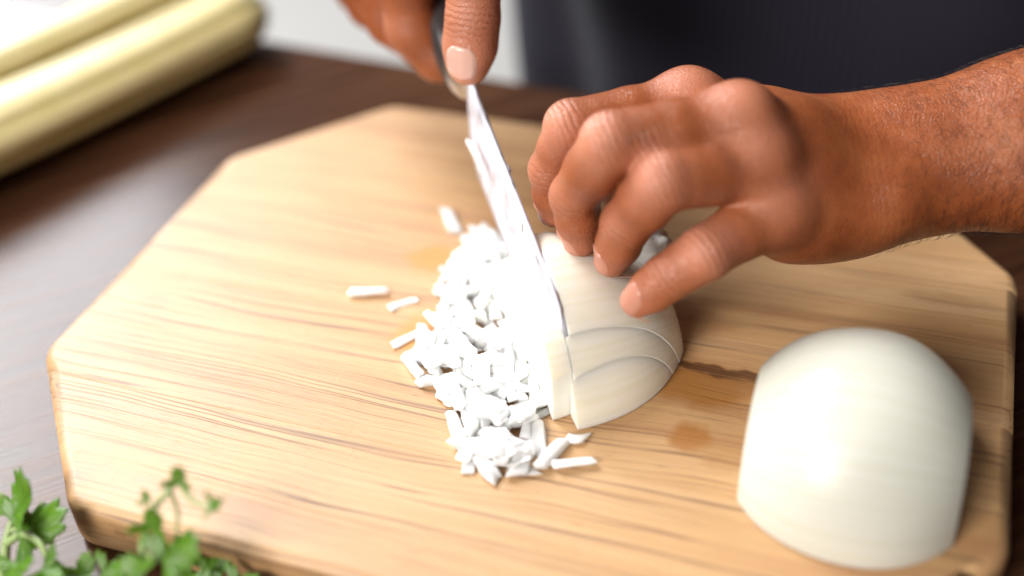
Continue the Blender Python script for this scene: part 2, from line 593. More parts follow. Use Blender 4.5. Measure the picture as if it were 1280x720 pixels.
# ------------------------------------------------------------------ SDF engine: bodies grown as one skin
class Field:
    def __init__(self, lo, hi, res):
        self.lo = np.array(lo, float)
        self.res = res
        self.n = np.ceil((np.array(hi) - self.lo) / res).astype(int) + 1
        self.d = np.full(self.n, 1.0, np.float32)

    def like(self):
        f = Field.__new__(Field)
        f.lo, f.res, f.n = self.lo, self.res, self.n
        f.d = np.full(self.n, 1.0, np.float32)
        return f

    def box(self, lo, hi):
        a = np.clip(np.floor((lo - self.lo) / self.res).astype(int), 0, self.n - 1)
        b = np.clip(np.ceil((hi - self.lo) / self.res).astype(int) + 1, 1, self.n)
        sl = tuple(slice(i, j) for i, j in zip(a, b))
        g = [(self.lo[k] + self.res * np.arange(a[k], b[k])).astype(np.float32) for k in range(3)]
        return sl, g[0][:, None, None], g[1][None, :, None], g[2][None, None, :]

    def smin(self, sl, d, k):
        o = self.d[sl]
        if k <= 0:
            self.d[sl] = np.minimum(o, d)
        else:
            h = np.maximum(k - np.abs(o - d), 0) / k
            self.d[sl] = np.minimum(o, d) - h * h * k * 0.25

    def cone(self, a, b, ra, rb, k=0.0, flat=None, fs=1.0):
        """round cone; flat = axis along which the section is squashed by fs"""
        a = np.array(a, float)
        b = np.array(b, float)
        pad = max(ra, rb) * 1.35 + k + 0.004
        sl, X, Y, Z = self.box(np.minimum(a, b) - pad, np.maximum(a, b) + pad)
        ab = b - a
        L2 = max(ab @ ab, 1e-12)
        px, py, pz = X - a[0], Y - a[1], Z - a[2]
        t = np.clip((px * ab[0] + py * ab[1] + pz * ab[2]) / L2, 0, 1)
        qx, qy, qz = px - t * ab[0], py - t * ab[1], pz - t * ab[2]
        r2 = qx * qx + qy * qy + qz * qz
        if flat is not None:
            fl_ = np.array(flat, float)
            fl_ /= np.linalg.norm(fl_)
            c = qx * fl_[0] + qy * fl_[1] + qz * fl_[2]
            r2 = r2 + c * c * (1 / (fs * fs) - 1)
        self.smin(sl, (np.sqrt(r2) - (ra + (rb - ra) * t)).astype(np.float32), k)

    def chain(self, pts, rs, k):
        for i in range(len(pts) - 1):
            self.cone(pts[i], pts[i + 1], rs[i], rs[i + 1], k)

    def ball(self, c, r, k):
        self.cone(c, np.array(c) + 1e-5, r, r, k)

    def union(self, other, k):
        m = other.d < k + 0.004
        if not m.any():
            return
        ix = np.where(m)
        sl = tuple(slice(i.min(), i.max() + 1) for i in ix)
        self.smin(sl, other.d[sl], k)

    def sample(self, P):
        g = (np.atleast_2d(P) - self.lo) / self.res
        i = np.clip(np.floor(g).astype(int), 0, self.n - 2)
        f = np.clip(g - i, 0, 1)
        r = 0
        for dx in (0, 1):
            for dy in (0, 1):
                for dz in (0, 1):
                    w = (f[:, 0] if dx else 1 - f[:, 0]) * (f[:, 1] if dy else 1 - f[:, 1]) * (f[:, 2] if dz else 1 - f[:, 2])
                    r = r + w * self.d[i[:, 0] + dx, i[:, 1] + dy, i[:, 2] + dz]
        return r

    def mesh(self):
        d = self.d
        s = d < 0
        nx, ny, nz = d.shape
        c = s[:-1, :-1, :-1].astype(np.int8)
        tot = np.zeros((nx - 1, ny - 1, nz - 1), np.int8)
        for dx in (0, 1):
            for dy in (0, 1):
                for dz in (0, 1):
                    tot += s[dx:nx - 1 + dx, dy:ny - 1 + dy, dz:nz - 1 + dz]
        act = (tot > 0) & (tot < 8)
        I = np.argwhere(act)
        vid = np.full(act.shape, -1, np.int64)
        vid[act] = np.arange(len(I))
        acc = np.zeros((len(I), 3))
        cnt = np.zeros(len(I))
        corners = [(x, y, z) for x in (0, 1) for y in (0, 1) for z in (0, 1)]
        for a in corners:
            for ax in range(3):
                if a[ax]:
                    continue
                b = list(a)
                b[ax] = 1
                da = d[I[:, 0] + a[0], I[:, 1] + a[1], I[:, 2] + a[2]].astype(float)
                db = d[I[:, 0] + b[0], I[:, 1] + b[1], I[:, 2] + b[2]].astype(float)
                m = (da < 0) != (db < 0)
                tt = np.zeros(len(I))
                tt[m] = da[m] / (da[m] - db[m])
                p = np.tile(np.array(a, float), (len(I), 1))
                p[:, ax] = tt
                acc[m] += p[m]
                cnt[m] += 1
        V = (I + acc / cnt[:, None]) * self.res + self.lo
        Q = []
        for ax in range(3):
            sa = [slice(None)] * 3
            sb = [slice(None)] * 3
            sa[ax] = slice(0, -1)
            sb[ax] = slice(1, None)
            ed = np.argwhere(s[tuple(sa)] != s[tuple(sb)])
            inside = s[tuple(sa)][tuple(ed.T)]
            u, v = (ax + 1) % 3, (ax + 2) % 3
            ok = (ed[:, u] > 0) & (ed[:, v] > 0) & (ed[:, u] < d.shape[u] - 1) & (ed[:, v] < d.shape[v] - 1)
            ed, inside = ed[ok], inside[ok]
            ids = []
            for du, dv in ((-1, -1), (0, -1), (0, 0), (-1, 0)):
                e = ed.copy()
                e[:, u] += du
                e[:, v] += dv
                ids.append(vid[tuple(e.T)])
            q = np.stack(ids, 1)
            q[~inside] = q[~inside][:, ::-1]
            Q.append(q)
        Q = np.concatenate(Q)
        Q = Q[(Q >= 0).all(1)]
        return V, Q


def smooth_mesh(V, Q, it=2):
    E = np.concatenate([Q[:, [0, 1]], Q[:, [1, 2]], Q[:, [2, 3]], Q[:, [3, 0]]])
    for _ in range(it):
        acc = np.zeros_like(V)
        cnt = np.zeros(len(V))
        for k in range(3):
            acc[:, k] = np.bincount(E[:, 0], V[E[:, 1], k], len(V)) + np.bincount(E[:, 1], V[E[:, 0], k], len(V))
        cnt = np.bincount(E[:, 0], minlength=len(V)) + np.bincount(E[:, 1], minlength=len(V))
        V = V * 0.5 + 0.5 * acc / np.maximum(cnt, 1)[:, None]
    return V


def unit(v):
    v = np.array(v, float)
    return v / np.linalg.norm(v)


def lerp(a, b, t):
    return np.array(a) * (1 - t) + np.array(b) * t


# ------------------------------------------------------------------ the person
person = thing("person", "person in a dark striped apron holding an onion half and a knife", "person", (0.12, 0.34, -0.60))

# joints of the hand that steadies the onion (root to tip)
HL = dict(
    index=[(0.04617, 0.02611, 0.07500), (0.01437, 0.00247, 0.07600), (0.00761, 0.00240, 0.05900), (0.00740, 0.00495, 0.04100)],
    middle=[(0.06487, 0.00902, 0.08100), (0.03150, -0.01309, 0.08200), (0.01872, -0.00961, 0.05850), (0.02107, -0.01039, 0.04250)],
    ring=[(0.07204, 0.00402, 0.07100), (0.04843, -0.01736, 0.07400), (0.03732, -0.01665, 0.05600), (0.03287, -0.01683, 0.04150)],
    pinky=[(0.07877, 0.00149, 0.05600), (0.06289, -0.02149, 0.05350), (0.05257, -0.02612, 0.04550), (0.04444, -0.02963, 0.03750)],
)
WR, FA1, FA2 = np.array((0.09773, 0.03789, 0.05000)), np.array((0.11685, 0.04550, 0.05300)), np.array((0.14998, 0.05785, 0.05800))
ELB = FA2 + unit(FA2 - FA1) * 0.19 + np.array((0, 0, 0.03))


def finger(fld, J, r, k=0.0018, bulge=1.0):
    """r = radii at MCP, mid proximal, PIP, mid middle, DIP, pad, tip"""
    J = [np.array(j) for j in J]
    f = fld.like()
    pts = [J[0], lerp(J[0], J[1], 0.5), J[1], lerp(J[1], J[2], 0.5), J[2], lerp(J[2], J[3], 0.55), J[3]]
    f.chain(pts, r, k)
    # dorsal side
    dv = J[1] - 0.5 * (J[0] + J[2])
    dv = unit(dv) if np.linalg.norm(dv) > 0.001 else np.array((0, -0.3, 0.95))
    f.ball(J[1] + dv * 0.0009, r[2] * 0.90, 0.002)          # the knuckle cap
    f.ball(J[2] + dv * 0.0004, r[4] * 0.93, 0.002)
    return f


def hand_attrs(me, V, joints, creases):
    """redness at the knuckles and crease coordinates, as point attributes"""
    red = np.zeros(len(V))
    wp = np.zeros(len(V))
    wm = np.zeros(len(V))
    for c, rad, amt in joints:
        d = np.linalg.norm(V - np.array(c), axis=1)
        red = np.maximum(red, amt * np.exp(-(d / rad) ** 2))
    best = np.full(len(V), 1e-9)
    for c, ax, dorsal, half, rad, amt in creases:
        q = V - np.array(c)
        t = q @ ax
        rr = np.linalg.norm(q - t[:, None] * ax, axis=1)
        m = amt * np.exp(-(t / half) ** 2) * (rr < rad)
        if dorsal is not None:
            side = (q @ dorsal) / np.maximum(rr, 1e-6)
            m = m * np.clip(side * 1.6 + 0.1, 0, 1)
        b = m > best
        wp[b], wm[b] = t[b], m[b]
        best = np.maximum(best, m)
    for n, a in (('red', red), ('wrinkle_pos', wp), ('wrinkle_mask', wm)):
        at = me.attributes.new(n, 'FLOAT', 'POINT')
        at.data.foreach_set('value', a.astype(np.float32))


def nail(fld, tip, axis, dorsal, w, ln, name="nail", back=0.002):
    axis = unit(axis)
    dorsal = unit(np.array(dorsal) - axis * (np.array(dorsal) @ axis))
    lat = np.cross(axis, dorsal)
    nu, nv = 13, 15
    V, F = [], []
    P = []
    for j in range(nv):
        y = j / (nv - 1) * 2 - 1
        for i in range(nu):
            x = i / (nu - 1) * 2 - 1
            wy = math.sqrt(max(0, 1 - abs(y) ** 3.2)) if y < 0 else (1 - 0.10 * y * y) * math.sqrt(max(0.0, 1 - max(0, (y - 0.45) / 0.55) ** 2.6))
            P.append(np.array(tip) + axis * (y * ln / 2 - back) + lat * (x * wy * w / 2) + dorsal * 0.016)
    P = np.array(P)
    tt = np.zeros(len(P))
    for _ in range(60):
        d = fld.sample(P - dorsal * tt[:, None])
        tt = np.minimum(tt + np.clip(d, -0.001, 0.002) * 0.7, 0.024)
    P = P - dorsal * tt[:, None]
    for j in range(nv):
        for i in range(nu):
            x = i / (nu - 1) * 2 - 1
            y = j / (nv - 1) * 2 - 1
            edge = max(abs(x), -y if y < 0 else y * 0.9)
            P[j * nu + i] += dorsal * (0.00045 if edge < 0.93 else -0.0006)
    F = [(j * nu + i, j * nu + i + 1, (j + 1) * nu + i + 1, (j + 1) * nu + i) for j in range(nv - 1) for i in range(nu - 1)]
    me = mesh_np(name, P, F)
    return me


# ---- arm and hand on the onion
def build_hand_on_onion():
    fld = Field((-0.012, -0.055, 0.010), (0.215, 0.125, 0.118), 0.00075)
    R = dict(index=(0.0098, 0.0090, 0.0083, 0.0076, 0.0073, 0.0070, 0.0055),
             middle=(0.0102, 0.0099, 0.0092, 0.0088, 0.0076, 0.0072, 0.0057),
             ring=(0.0104, 0.0103, 0.0094, 0.0087, 0.0078, 0.0071, 0.0055),
             pinky=(0.0100, 0.0089, 0.0083, 0.0075, 0.0071, 0.0067, 0.0053))
    ff = {k: finger(fld, HL[k], R[k]) for k in HL}
    th = fld.like()
    T = [np.array((0.08783, 0.05435, 0.05000)), np.array((0.06231, 0.04371, 0.05400)), np.array((0.04054, 0.03819, 0.04600)), np.array((0.02485, 0.02297, 0.04000))]
    th.chain(T, [.0125, .0105, .0095, .0070], 0.006)
    fing = fld.like()
    for k in ('index', 'middle', 'ring', 'pinky'):
        fing.union(ff[k], 0.0007)
    # metacarpus
    palm = fld.like()
    cz = np.array((0, 0, 1.0))
    for k, off, rc_ in (('index', (1052, 168, .056), .0110), ('middle', (1054, 190, .056), .0110), ('ring', (1056, 222, .052), .0110), ('pinky', (1058, 248, .044), .0110)):
        pass
    carp = dict(index=(0.09324, 0.04652, 0.05300), middle=(0.09513, 0.03760, 0.05500), ring=(0.09732, 0.03177, 0.05100), pinky=(0.09718, 0.02719, 0.04400))
    for k in carp:
        a, b = np.array(HL[k][0]), np.array(carp[k])
        dn = np.array((-0.05, -0.55, 0.83))
        palm.cone(a - dn * 0.0004, lerp(a, b, 0.5) - dn * 0.0008, .0098, .0116, 0.012)
        palm.cone(lerp(a, b, 0.5) - dn * 0.0008, b - dn * 0.001, .0116, .0125, 0.010)
    # heel of the hand on the little finger side, and the palm's mass
    palm.cone((0.08301, 0.00980, 0.04600), (0.09675, 0.03025, 0.04000), .0108, .0120, 0.010)
    palm.cone((0.07209, 0.01923, 0.05200), (0.09511, 0.04591, 0.04200), .0120, .0140, 0.012)
    palm.cone((0.05513, 0.03771, 0.05800), (0.09067, 0.05645, 0.04600), .0090, .0130, 0.012)
    # tendons and a vein on the back of the hand
    for k, w in (('index', .0022), ('middle', .0026), ('ring', .0024), ('pinky', .0020)):
        a, b = np.array(HL[k][0]), lerp(carp['middle'], carp['ring'], .5 if k in ('middle', 'ring') else (.1 if k == 'index' else .9))
        up_ = np.array((-0.05, -0.50, 0.86))
        palm.cone(a + up_ * .0078, lerp(a, b, .75) + up_ * .0102, w, w * .9, 0.0035)
    palm.chain([np.array((0.08247, 0.00148, 0.06600)), np.array((0.08694, 0.01509, 0.06600)), np.array((0.09380, 0.01521, 0.06500)), np.array((0.10107, 0.02632, 0.06400))], (.0016, .0018, .0018, .0016), 0.003)
    # wrist and forearm
    ax = unit(FA2 - WR)
    arm = fld.like()
    upv = unit(np.array((-0.05, -0.45, 0.85)))
    arm.cone(WR + np.array((-0.006, -0.002, -0.001)), FA1, .0222, .0228, 0.010, upv, 0.86)
    arm.cone(FA1, FA2, .0228, .0270, 0.012, upv, 0.90)
    arm.cone(FA2, FA2 + unit(ELB - FA2) * 0.075, .0270, .0345, 0.012, upv, 0.92)
    arm.ball((0.11203, 0.02273, 0.05200), .0095, 0.010)      # bump of the ulna
    palm.union(arm, 0.016)
    palm.union(th, 0.009)
    palm.union(fing, 0.006)
    # knuckle heads
    for k, r in (('index', .0090), ('middle', .0098), ('ring', .0097), ('pinky', .0090)):
        palm.ball(np.array(HL[k][0]) + np.array((0, -0.0002, 0.0004)), r, 0.009)
    for k in ('index', 'middle', 'ring', 'pinky'):
        pass
    V, Q = palm.mesh()
    V = smooth_mesh(V, Q, 2)
    joints, creases = [], []
    for k in HL:
        J = [np.array(j) for j in HL[k]]
        dv = unit(J[1] - 0.5 * (J[0] + J[2])) if k != 'pinky' else unit((-0.1, -0.5, 0.85))
        joints += [(J[1] + dv * .007, .010, 1.0), (J[2] + dv * .006, .007, .55), (J[3], .009, .55), (J[0] + np.array((0, -.004, .009)), .010, .75)]
        creases += [(J[1], unit(J[2] - J[0]), dv, .0052, .016, .85), (J[2], unit(J[3] - J[1]), dv, .0036, .013, .75)]
    creases += [(WR + ax * 0.004, ax, None, .009, .05, .11)]
    nails = []
    for k, dors, w in (('pinky', (-0.25, -0.62, 0.75), .0094), ('ring', (-0.72, -0.55, 0.35), .0100), ('middle', (-0.85, -0.45, 0.25), .0100), ('index', (-0.9, -0.3, 0.3), .0100)):
        J = [np.array(j) for j in HL[k]]
        nails.append(nail(palm, J[3] + unit(J[3] - J[2]) * 0.0035, J[3] - J[2], dors, w, .0105, back=0.0035))
    return V, Q, joints, creases, nails, ax


# ---- the hand round the knife handle
K1 = np.array((-0.58247, 0.81285, 0.00000))                     # along the knife, tip to handle, level
K2 = np.array((0.81285, 0.58247, 0.00000))                     # to the blade's right side
T0 = np.array((0.02548, -0.03907, 0.03000))
T0[2] = 0


def kn(s, u, z):
    return T0 + K1 * s + K2 * u + np.array((0, 0, z))


def kk(s, u, z):
    return kn(s - 0.0035, u - 0.0011, z)


def spine_z(s):
    return 0.033 + 0.28 * s


def build_knife_hand():
    fld = Field((-0.175, 0.020, 0.020), (0.035, 0.275, 0.165), 0.00085)
    thumb = [np.array((-0.04186, 0.06928, 0.11200)), np.array((-0.03274, 0.04678, 0.10200)), np.array((-0.03227, 0.04206, 0.08850)), np.array((-0.03359, 0.03791, 0.07350))]
    ix = [np.array((-0.06635, 0.08629, 0.10800)), np.array((-0.07218, 0.07365, 0.08500)), np.array((-0.06962, 0.07343, 0.06600)), np.array((-0.06072, 0.07405, 0.05500)), np.array((-0.05191, 0.07929, 0.05000))]
    md = [np.array((-0.08601, 0.10782, 0.10000)), np.array((-0.09290, 0.09348, 0.07600)), np.array((-0.08803, 0.09308, 0.05800)), np.array((-0.07422, 0.09120, 0.05000)), np.array((-0.06448, 0.09711, 0.05000))]
    rg = [np.array((-0.10692, 0.12958, 0.09200)), np.array((-0.11300, 0.11256, 0.07000)), np.array((-0.10884, 0.11648, 0.05200)), np.array((-0.08991, 0.10664, 0.04600)), np.array((-0.07952, 0.11247, 0.04800))]
    pk = [np.array((-0.12781, 0.14910, 0.08500)), np.array((-0.13156, 0.13331, 0.06600)), np.array((-0.12278, 0.13159, 0.05000)), np.array((-0.10414, 0.12265, 0.04600)), np.array((-0.09365, 0.12474, 0.04800))]
    hand = fld.like()
    fing = fld.like()
    for J, r in ((ix, (.0105, .0100, .0098, .0090, .0074)), (md, (.0105, .0098, .0096, .0088, .0074)), (rg, (.0100, .0094, .0092, .0084, .0070)), (pk, (.0094, .0084, .0082, .0076, .0064))):
        f = fld.like()
        f.chain(J, r, 0.005)
        fing.union(f, 0.0007)
    th = fld.like()
    th.chain(thumb[:2], (.0120, .0096), 0.004)
    th.chain(thumb[1:3], (.0094, .0087), 0.004)
    th.cone(thumb[2], lerp(thumb[2], thumb[3], .6), .0087, .0088, 0.004)
    th.cone(lerp(thumb[2], thumb[3], .6), thumb[3], .0088, .0074, 0.004)
    wrist = np.array((-0.085, 0.222, 0.120))
    for J in (ix, md, rg, pk):
        a, b = J[0], wrist + 0.55 * (lerp(J[0], md[0], 0.0) - lerp(ix[0], pk[0], .5))
        hand.cone(a, b, .0115, .0150, 0.010)
    hand.cone(thumb[0], wrist + np.array((0.012, -0.03, -0.012)), .0140, .0150, 0.012)
    hand.cone(thumb[0], md[0] + np.array((0, 0.01, -0.006)), .0120, .0130, 0.010)
    el = wrist + unit(np.array((-0.18, 0.75, 0.55))) * 0.030
    hand.cone(wrist, el, .0225, .0235, 0.012)
    hand.union(fing, 0.006)
    hand.union(th, 0.004)
    V, Q = hand.mesh()
    V = smooth_mesh(V, Q, 2)
    up = unit((0.05, -0.55, 0.83))
    joints = [(thumb[3], .020, 1.0), (thumb[2] + up * .006, .016, .75), (ix[2] + np.array((-.006, -.004, .004)), .009, .6)]
    creases = [(thumb[2], unit(thumb[3] - thumb[1]), up, .0075, .02, .75), (lerp(thumb[1], thumb[2], .3), unit(thumb[3] - thumb[1]), up, .006, .02, .35),
               (ix[2] + np.array((-.002, 0, .001)), unit(ix[3] - ix[1]), unit((-0.6, -0.5, 0.6)), .0055, .02, .7)]
    nl = [nail(hand, thumb[3] + unit(thumb[3] - thumb[2]) * 0.0010, thumb[3] - thumb[2], (0.06, -0.60, 0.78), .0122, .0125, back=0.0030)]
    return V, Q, joints, creases, nl, wrist


V1, Q1, j1, c1, nails1, arm_ax = build_hand_on_onion()
V2, Q2, j2, c2, nails2, wrist2 = build_knife_hand()
Vb = np.concatenate([V1, V2])
Qb = np.concatenate([Q1, Q2 + len(V1)])
me = bpy.data.meshes.new("body")
me.vertices.add(len(Vb))
me.vertices.foreach_set('co', Vb.astype(np.float32).ravel())
me.loops.add(len(Qb) * 4)
me.loops.foreach_set('vertex_index', Qb.astype(np.int32).ravel())
me.polygons.add(len(Qb))
me.polygons.foreach_set('loop_start', np.arange(0, len(Qb) * 4, 4, dtype=np.int32))
me.update(calc_edges=True)
me.validate()
hand_attrs(me, Vb, j1 + j2, c1 + c2)
body = link("body", me, M_SKIN, person)
for nm in nails1:
    link("nail", nm, M_NAIL, body)
for nm in nails2:
    link("nail", nm, M_THUMB_NAIL, body)

# hair on the forearm: thin tapering blades of hair
from mathutils.bvhtree import BVHTree
bvh = BVHTree.FromPolygons([tuple(v) for v in V1], [tuple(q) for q in Q1.tolist()])
HV, HF = [], []
for i in range(5200):
    s = random.random() ** 0.9
    base = WR + arm_ax * (0.004 + s * 0.085)
    th_ = random.uniform(0, 2 * math.pi)
    upv = np.array((0, -0.3, 0.95))
    sd = unit(np.cross(arm_ax, upv))
    uv_ = np.cross(sd, arm_ax)
    dirv = math.cos(th_) * uv_ + math.sin(th_) * sd
    if dirv @ unit((0, -0.75, 0.6)) < -0.35 or random.random() > min(1.0, 0.25 + 1.6 * s):
        continue
    hit = bvh.ray_cast(Vector(base + dirv * 0.06), Vector(-dirv))
    if hit[0] is None:
        continue
    p, n = np.array(hit[0]), np.array(hit[1])
    lie = unit(-arm_ax * 0.45 + np.cross(n, arm_ax) * random.uniform(-0.9, 0.2) + np.array((0, 0, -0.5)) + rng.normal(0, .35, 3))
    lie = unit(lie - n * (lie @ n))
    L = random.uniform(0.0025, 0.0065)
    w = random.uniform(0.000028, 0.000050)
    side = unit(np.cross(lie, n))
    k0 = len(HV)
    a0 = p - n * 0.0003
    a1 = p + lie * L * 0.5 + n * 0.0010
    a2 = p + lie * L + n * 0.0009
    HV += [a0 - side * w, a0 + side * w, a0 + n * w * 1.6, a1 - side * w * .8, a1 + side * w * .8, a1 + n * w * 1.3, a2]
    HF += [(k0, k0 + 1, k0 + 4, k0 + 3), (k0 + 1, k0 + 2, k0 + 5, k0 + 4), (k0 + 2, k0, k0 + 3, k0 + 5), (k0 + 3, k0 + 4, k0 + 6), (k0 + 4, k0 + 5, k0 + 6), (k0 + 5, k0 + 3, k0 + 6)]
hair = link("arm_hair", mesh_np("arm_hair", HV, HF), M_HAIR, body)
hair['kind'] = 'stuff'

# dark shirt (trunk and sleeves) and apron
CT = np.array((0.090, 0.350, 0.0))


def build_clothes():
    f = Field((-0.28, 0.12, -0.58), (0.56, 0.56, 0.56), 0.008)
    f.cone(CT + np.array((0, 0.01, -0.50)), CT + np.array((0, 0.01, 0.30)), .165, .175, 0.02, (0, 1, 0), 0.66)
    for sh, el, wr_ in ((CT + np.array((-0.20, 0.02, 0.40)), np.array((-0.165, 0.42, 0.24)), wrist2 + np.array((-0.007, 0.028, 0.020))),
                        (CT + np.array((0.20, 0.02, 0.40)), ELB + np.array((0.02, 0.02, 0.01)), FA2 + unit(ELB - FA2) * 0.068)):
        f.cone(CT + np.array((0, 0.01, 0.36)), sh, .08, .07, 0.05)
        f.cone(sh, el, .065, .055, 0.05)
        f.cone(el, wr_, .055, .044, 0.03)
    V, Q = f.mesh()
    return smooth_mesh(V, Q, 2), Q


Vc, Qc = build_clothes()
link("shirt", mesh_np("shirt", Vc, Qc), M_SHIRT, person)


def apron_mesh():
    nu, nv = 150, 120
    V, F = [], []
    for j in range(nv):
        z = -0.57 + 0.90 * j / (nv - 1)
        for i in range(nu):
            a = math.radians(-86 + 172 * i / (nu - 1))
            rx, ry = 0.198, 0.135
            x = CT[0] + rx * math.sin(a)
            y = CT[1] + 0.008 - ry * math.cos(a) ** 0.8 if math.cos(a) > 0 else CT[1]
            fold = 0.0105 * math.sin(7.0 * a + 3.2 * z + 1.3 * math.sin(5 * z)) + 0.0080 * math.sin(3.2 * a - 11.0 * z)
            fold += 0.006 * mnoise.noise(Vector((x * 14, z * 9, 0.3)))
            nx, ny = math.sin(a) / rx, -math.cos(a) / ry
            l = math.hypot(nx, ny)
            V.append((x + nx / l * fold, y + ny / l * fold, z))
    F = [(j * nu + i, j * nu + i + 1, (j + 1) * nu + i + 1, (j + 1) * nu + i) for j in range(nv - 1) for i in range(nu - 1)]
    me = mesh_np("apron", V, F)
    bm = bmesh.new()
    bm.from_mesh(me)
    bmesh.ops.solidify(bm, geom=bm.faces[:], thickness=0.0016)
    bm.to_mesh(me)
    bm.free()
    return me


link("apron", apron_mesh(), M_CLOTH, person)

# ------------------------------------------------------------------ kitchen knife
knife = thing("kitchen_knife", "steel kitchen knife with onion on its blade slicing the onion half", "knife", tuple(kk(0, 0, 0.006)))


def blade_mesh():
    top_ = [(.112, spine_z(.112)), (.100, spine_z(.100)), (.08, spine_z(.08)), (.06, spine_z(.06)), (.04, spine_z(.04)), (.02, spine_z(.02)), (.013, spine_z(.013) - .0004), (.009, .0338), (.0060, .0305), (.0040, .0255)]
    edge = [(.108, .036), (.100, .0285), (.08, .0235), (.06, .0185), (.04, .0150), (.02, .0100), (.013, .0085), (.009, .0130), (.0060, .0175), (.0040, .0240)]
    V, F = [], []
    nn = 6
    for (s1, z1), (s2, z2) in zip(top_, edge):
        ring = []
        for j in range(nn + 1):
            t = j / nn
            h = 0.00080 * (1 - t) ** 0.8 + 0.00006
            ring.append((s1 + (s2 - s1) * t, h, z1 + (z2 - z1) * t))
        for s, h, z in ring:
            V.append(kk(s, -h - 0.06 * (spine_z(s) - z), z))
        for s, h, z in reversed(ring):
            V.append(kk(s, h - 0.06 * (spine_z(s) - z), z))
    m = 2 * (nn + 1)
    for i in range(len(top_) - 1):
        for j in range(m):
            a, b = i * m + j, i * m + (j + 1) % m
            F.append((a, b, b + m, a + m))
    F.append(tuple(range(m))[::-1])
    F.append(tuple(range((len(top_) - 1) * m, len(top_) * m)))
    me = mesh_np("blade", V, F)
    bm = bmesh.new()
    bm.from_mesh(me)
    bmesh.ops.recalc_face_normals(bm, faces=bm.faces)
    bm.to_mesh(me)
    bm.free()
    return me


bl = link("blade", blade_mesh(), M_BLADE, knife)


def tube_along(rows, seg=14, name="handle"):
    """rows: (s, z centre, half width, half height)"""
    V, F = [], []
    for s, z, hw, hh in rows:
        for k in range(seg):
            a = 2 * math.pi * k / seg
            ca, sa = math.cos(a), math.sin(a)
            e = 0.6
            V.append(kk(s, hw * math.copysign(abs(ca) ** e, ca), z + hh * math.copysign(abs(sa) ** e, sa)))
    for i in range(len(rows) - 1):
        for k in range(seg):
            a, b = i * seg + k, i * seg + (k + 1) % seg
            F.append((a, b, b + seg, a + seg))
    F.append(tuple(range(seg))[::-1])
    F.append(tuple(range((len(rows) - 1) * seg, len(rows) * seg)))
    me = mesh_np(name, V, F)
    bm = bmesh.new()
    bm.from_mesh(me)
    bmesh.ops.recalc_face_normals(bm, faces=bm.faces)
    bm.to_mesh(me)
    bm.free()
    return me


link("bolster", tube_along([(.110, spine_z(.110) - .0052, .0016, .0048), (.115, spine_z(.115) - .0068, .0036, .0066), (.121, spine_z(.121) - .0078, .0052, .0078), (.126, spine_z(.126) - .0084, .0056, .0084)], name="bolster"), M_STEEL, knife)
link("handle", tube_along([(.126, spine_z(.126) - .0086, .0058, .0088), (.15, spine_z(.15) - .0096, .0072, .0106), (.19, spine_z(.19) - .0100, .0070, .0108), (.225, spine_z(.225) - .0110, .0078, .0120), (.232, spine_z(.232) - .0115, .0060, .0095)]), M_HANDLE, knife)


# ------------------------------------------------------------------ onions
def onion_solid(u0, u1, zlo, zhi, ax=(.046, .040, .041), c=(0.0, .026), seg=(40, 48), name="onion", jitter=0.0, off=(0, 0, 0), taper=0.0, planes=()):
    """piece of a half bulb whose axis lies along u: cut by planes u0..u1 and z zlo..zhi"""
    bm = bmesh.new()
    bmesh.ops.create_uvsphere(bm, u_segments=seg[1], v_segments=seg[0], radius=1.0)
    for v in bm.verts:                       # pole axis z -> u
        x, y, z = v.co
        v.co = (z, x, y)
    for v in bm.verts:
        u, w, z = v.co
        n = mnoise.noise(Vector((u * 1.6, w * 1.6, z * 1.6 + 3))) * 0.02
        k = 1 - taper * max(0.0, z)
        v.co = (c[0] + u * ax[0] * (1 + n) * k, c[1] + w * ax[1] * (1 + n) * k, z * ax[2] * (1 + n))
    def cut(co, no):
        r = bmesh.ops.bisect_plane(bm, geom=bm.verts[:] + bm.edges[:] + bm.faces[:], plane_co=co, plane_no=no, clear_outer=True)
        ed = [e for e in r['geom_cut'] if isinstance(e, bmesh.types.BMEdge)]
        for e in ed:
            e.smooth = False
        if ed:
            res = bmesh.ops.contextual_create(bm, geom=ed)
            for f in res.get('faces', []):
                f.material_index = 1
                f.smooth = False
    bm.faces.ensure_lookup_table()
    for f in bm.faces:
        f.smooth = True
    cut((u0, 0, 0), (-1, 0, 0))
    cut((u1, 0, 0), (1, 0, 0))
    cut((0, 0, zlo), (0, 0, -1))
    if zhi < ax[2]:
        cut((0, 0, zhi), (0, 0, 1))
    for co_, no_ in planes:
        cut(co_, no_)
    rim = [e for e in bm.edges if len(e.link_faces) == 2 and e.link_faces[0].material_index != e.link_faces[1].material_index
           or (len(e.link_faces) == 2 and e.link_faces[0].material_index == 1 and e.link_faces[1].material_index == 1)]
    return bm


def finish_onion(bm, name, mats, tf, parent=None, vein_c=(0.026,)):
    """world placement and the vein coordinate (angle round the bulb's axis)"""
    ang = []
    for v in bm.verts:
        ang.append(math.atan2(v.co.z, v.co.y - vein_c[0]) / math.pi)
    for v in bm.verts:
        v.co = Vector(tf(*v.co))
    bm.normal_update()
    me = bpy.data.meshes.new(name)
    bmesh.ops.recalc_face_normals(bm, faces=bm.faces)
    bm.to_mesh(me)
    bm.free()
    at = me.attributes.new('vein', 'FLOAT', 'POINT')
    at.data.foreach_set('value', ang)
    o = bpy.data.objects.new(name, me)
    COL.objects.link(o)
    for m in mats:
        me.materials.append(m)
    if parent is not None:
        o.parent = parent
        o.matrix_parent_inverse = Matrix.Translation(-parent.location)
    return o


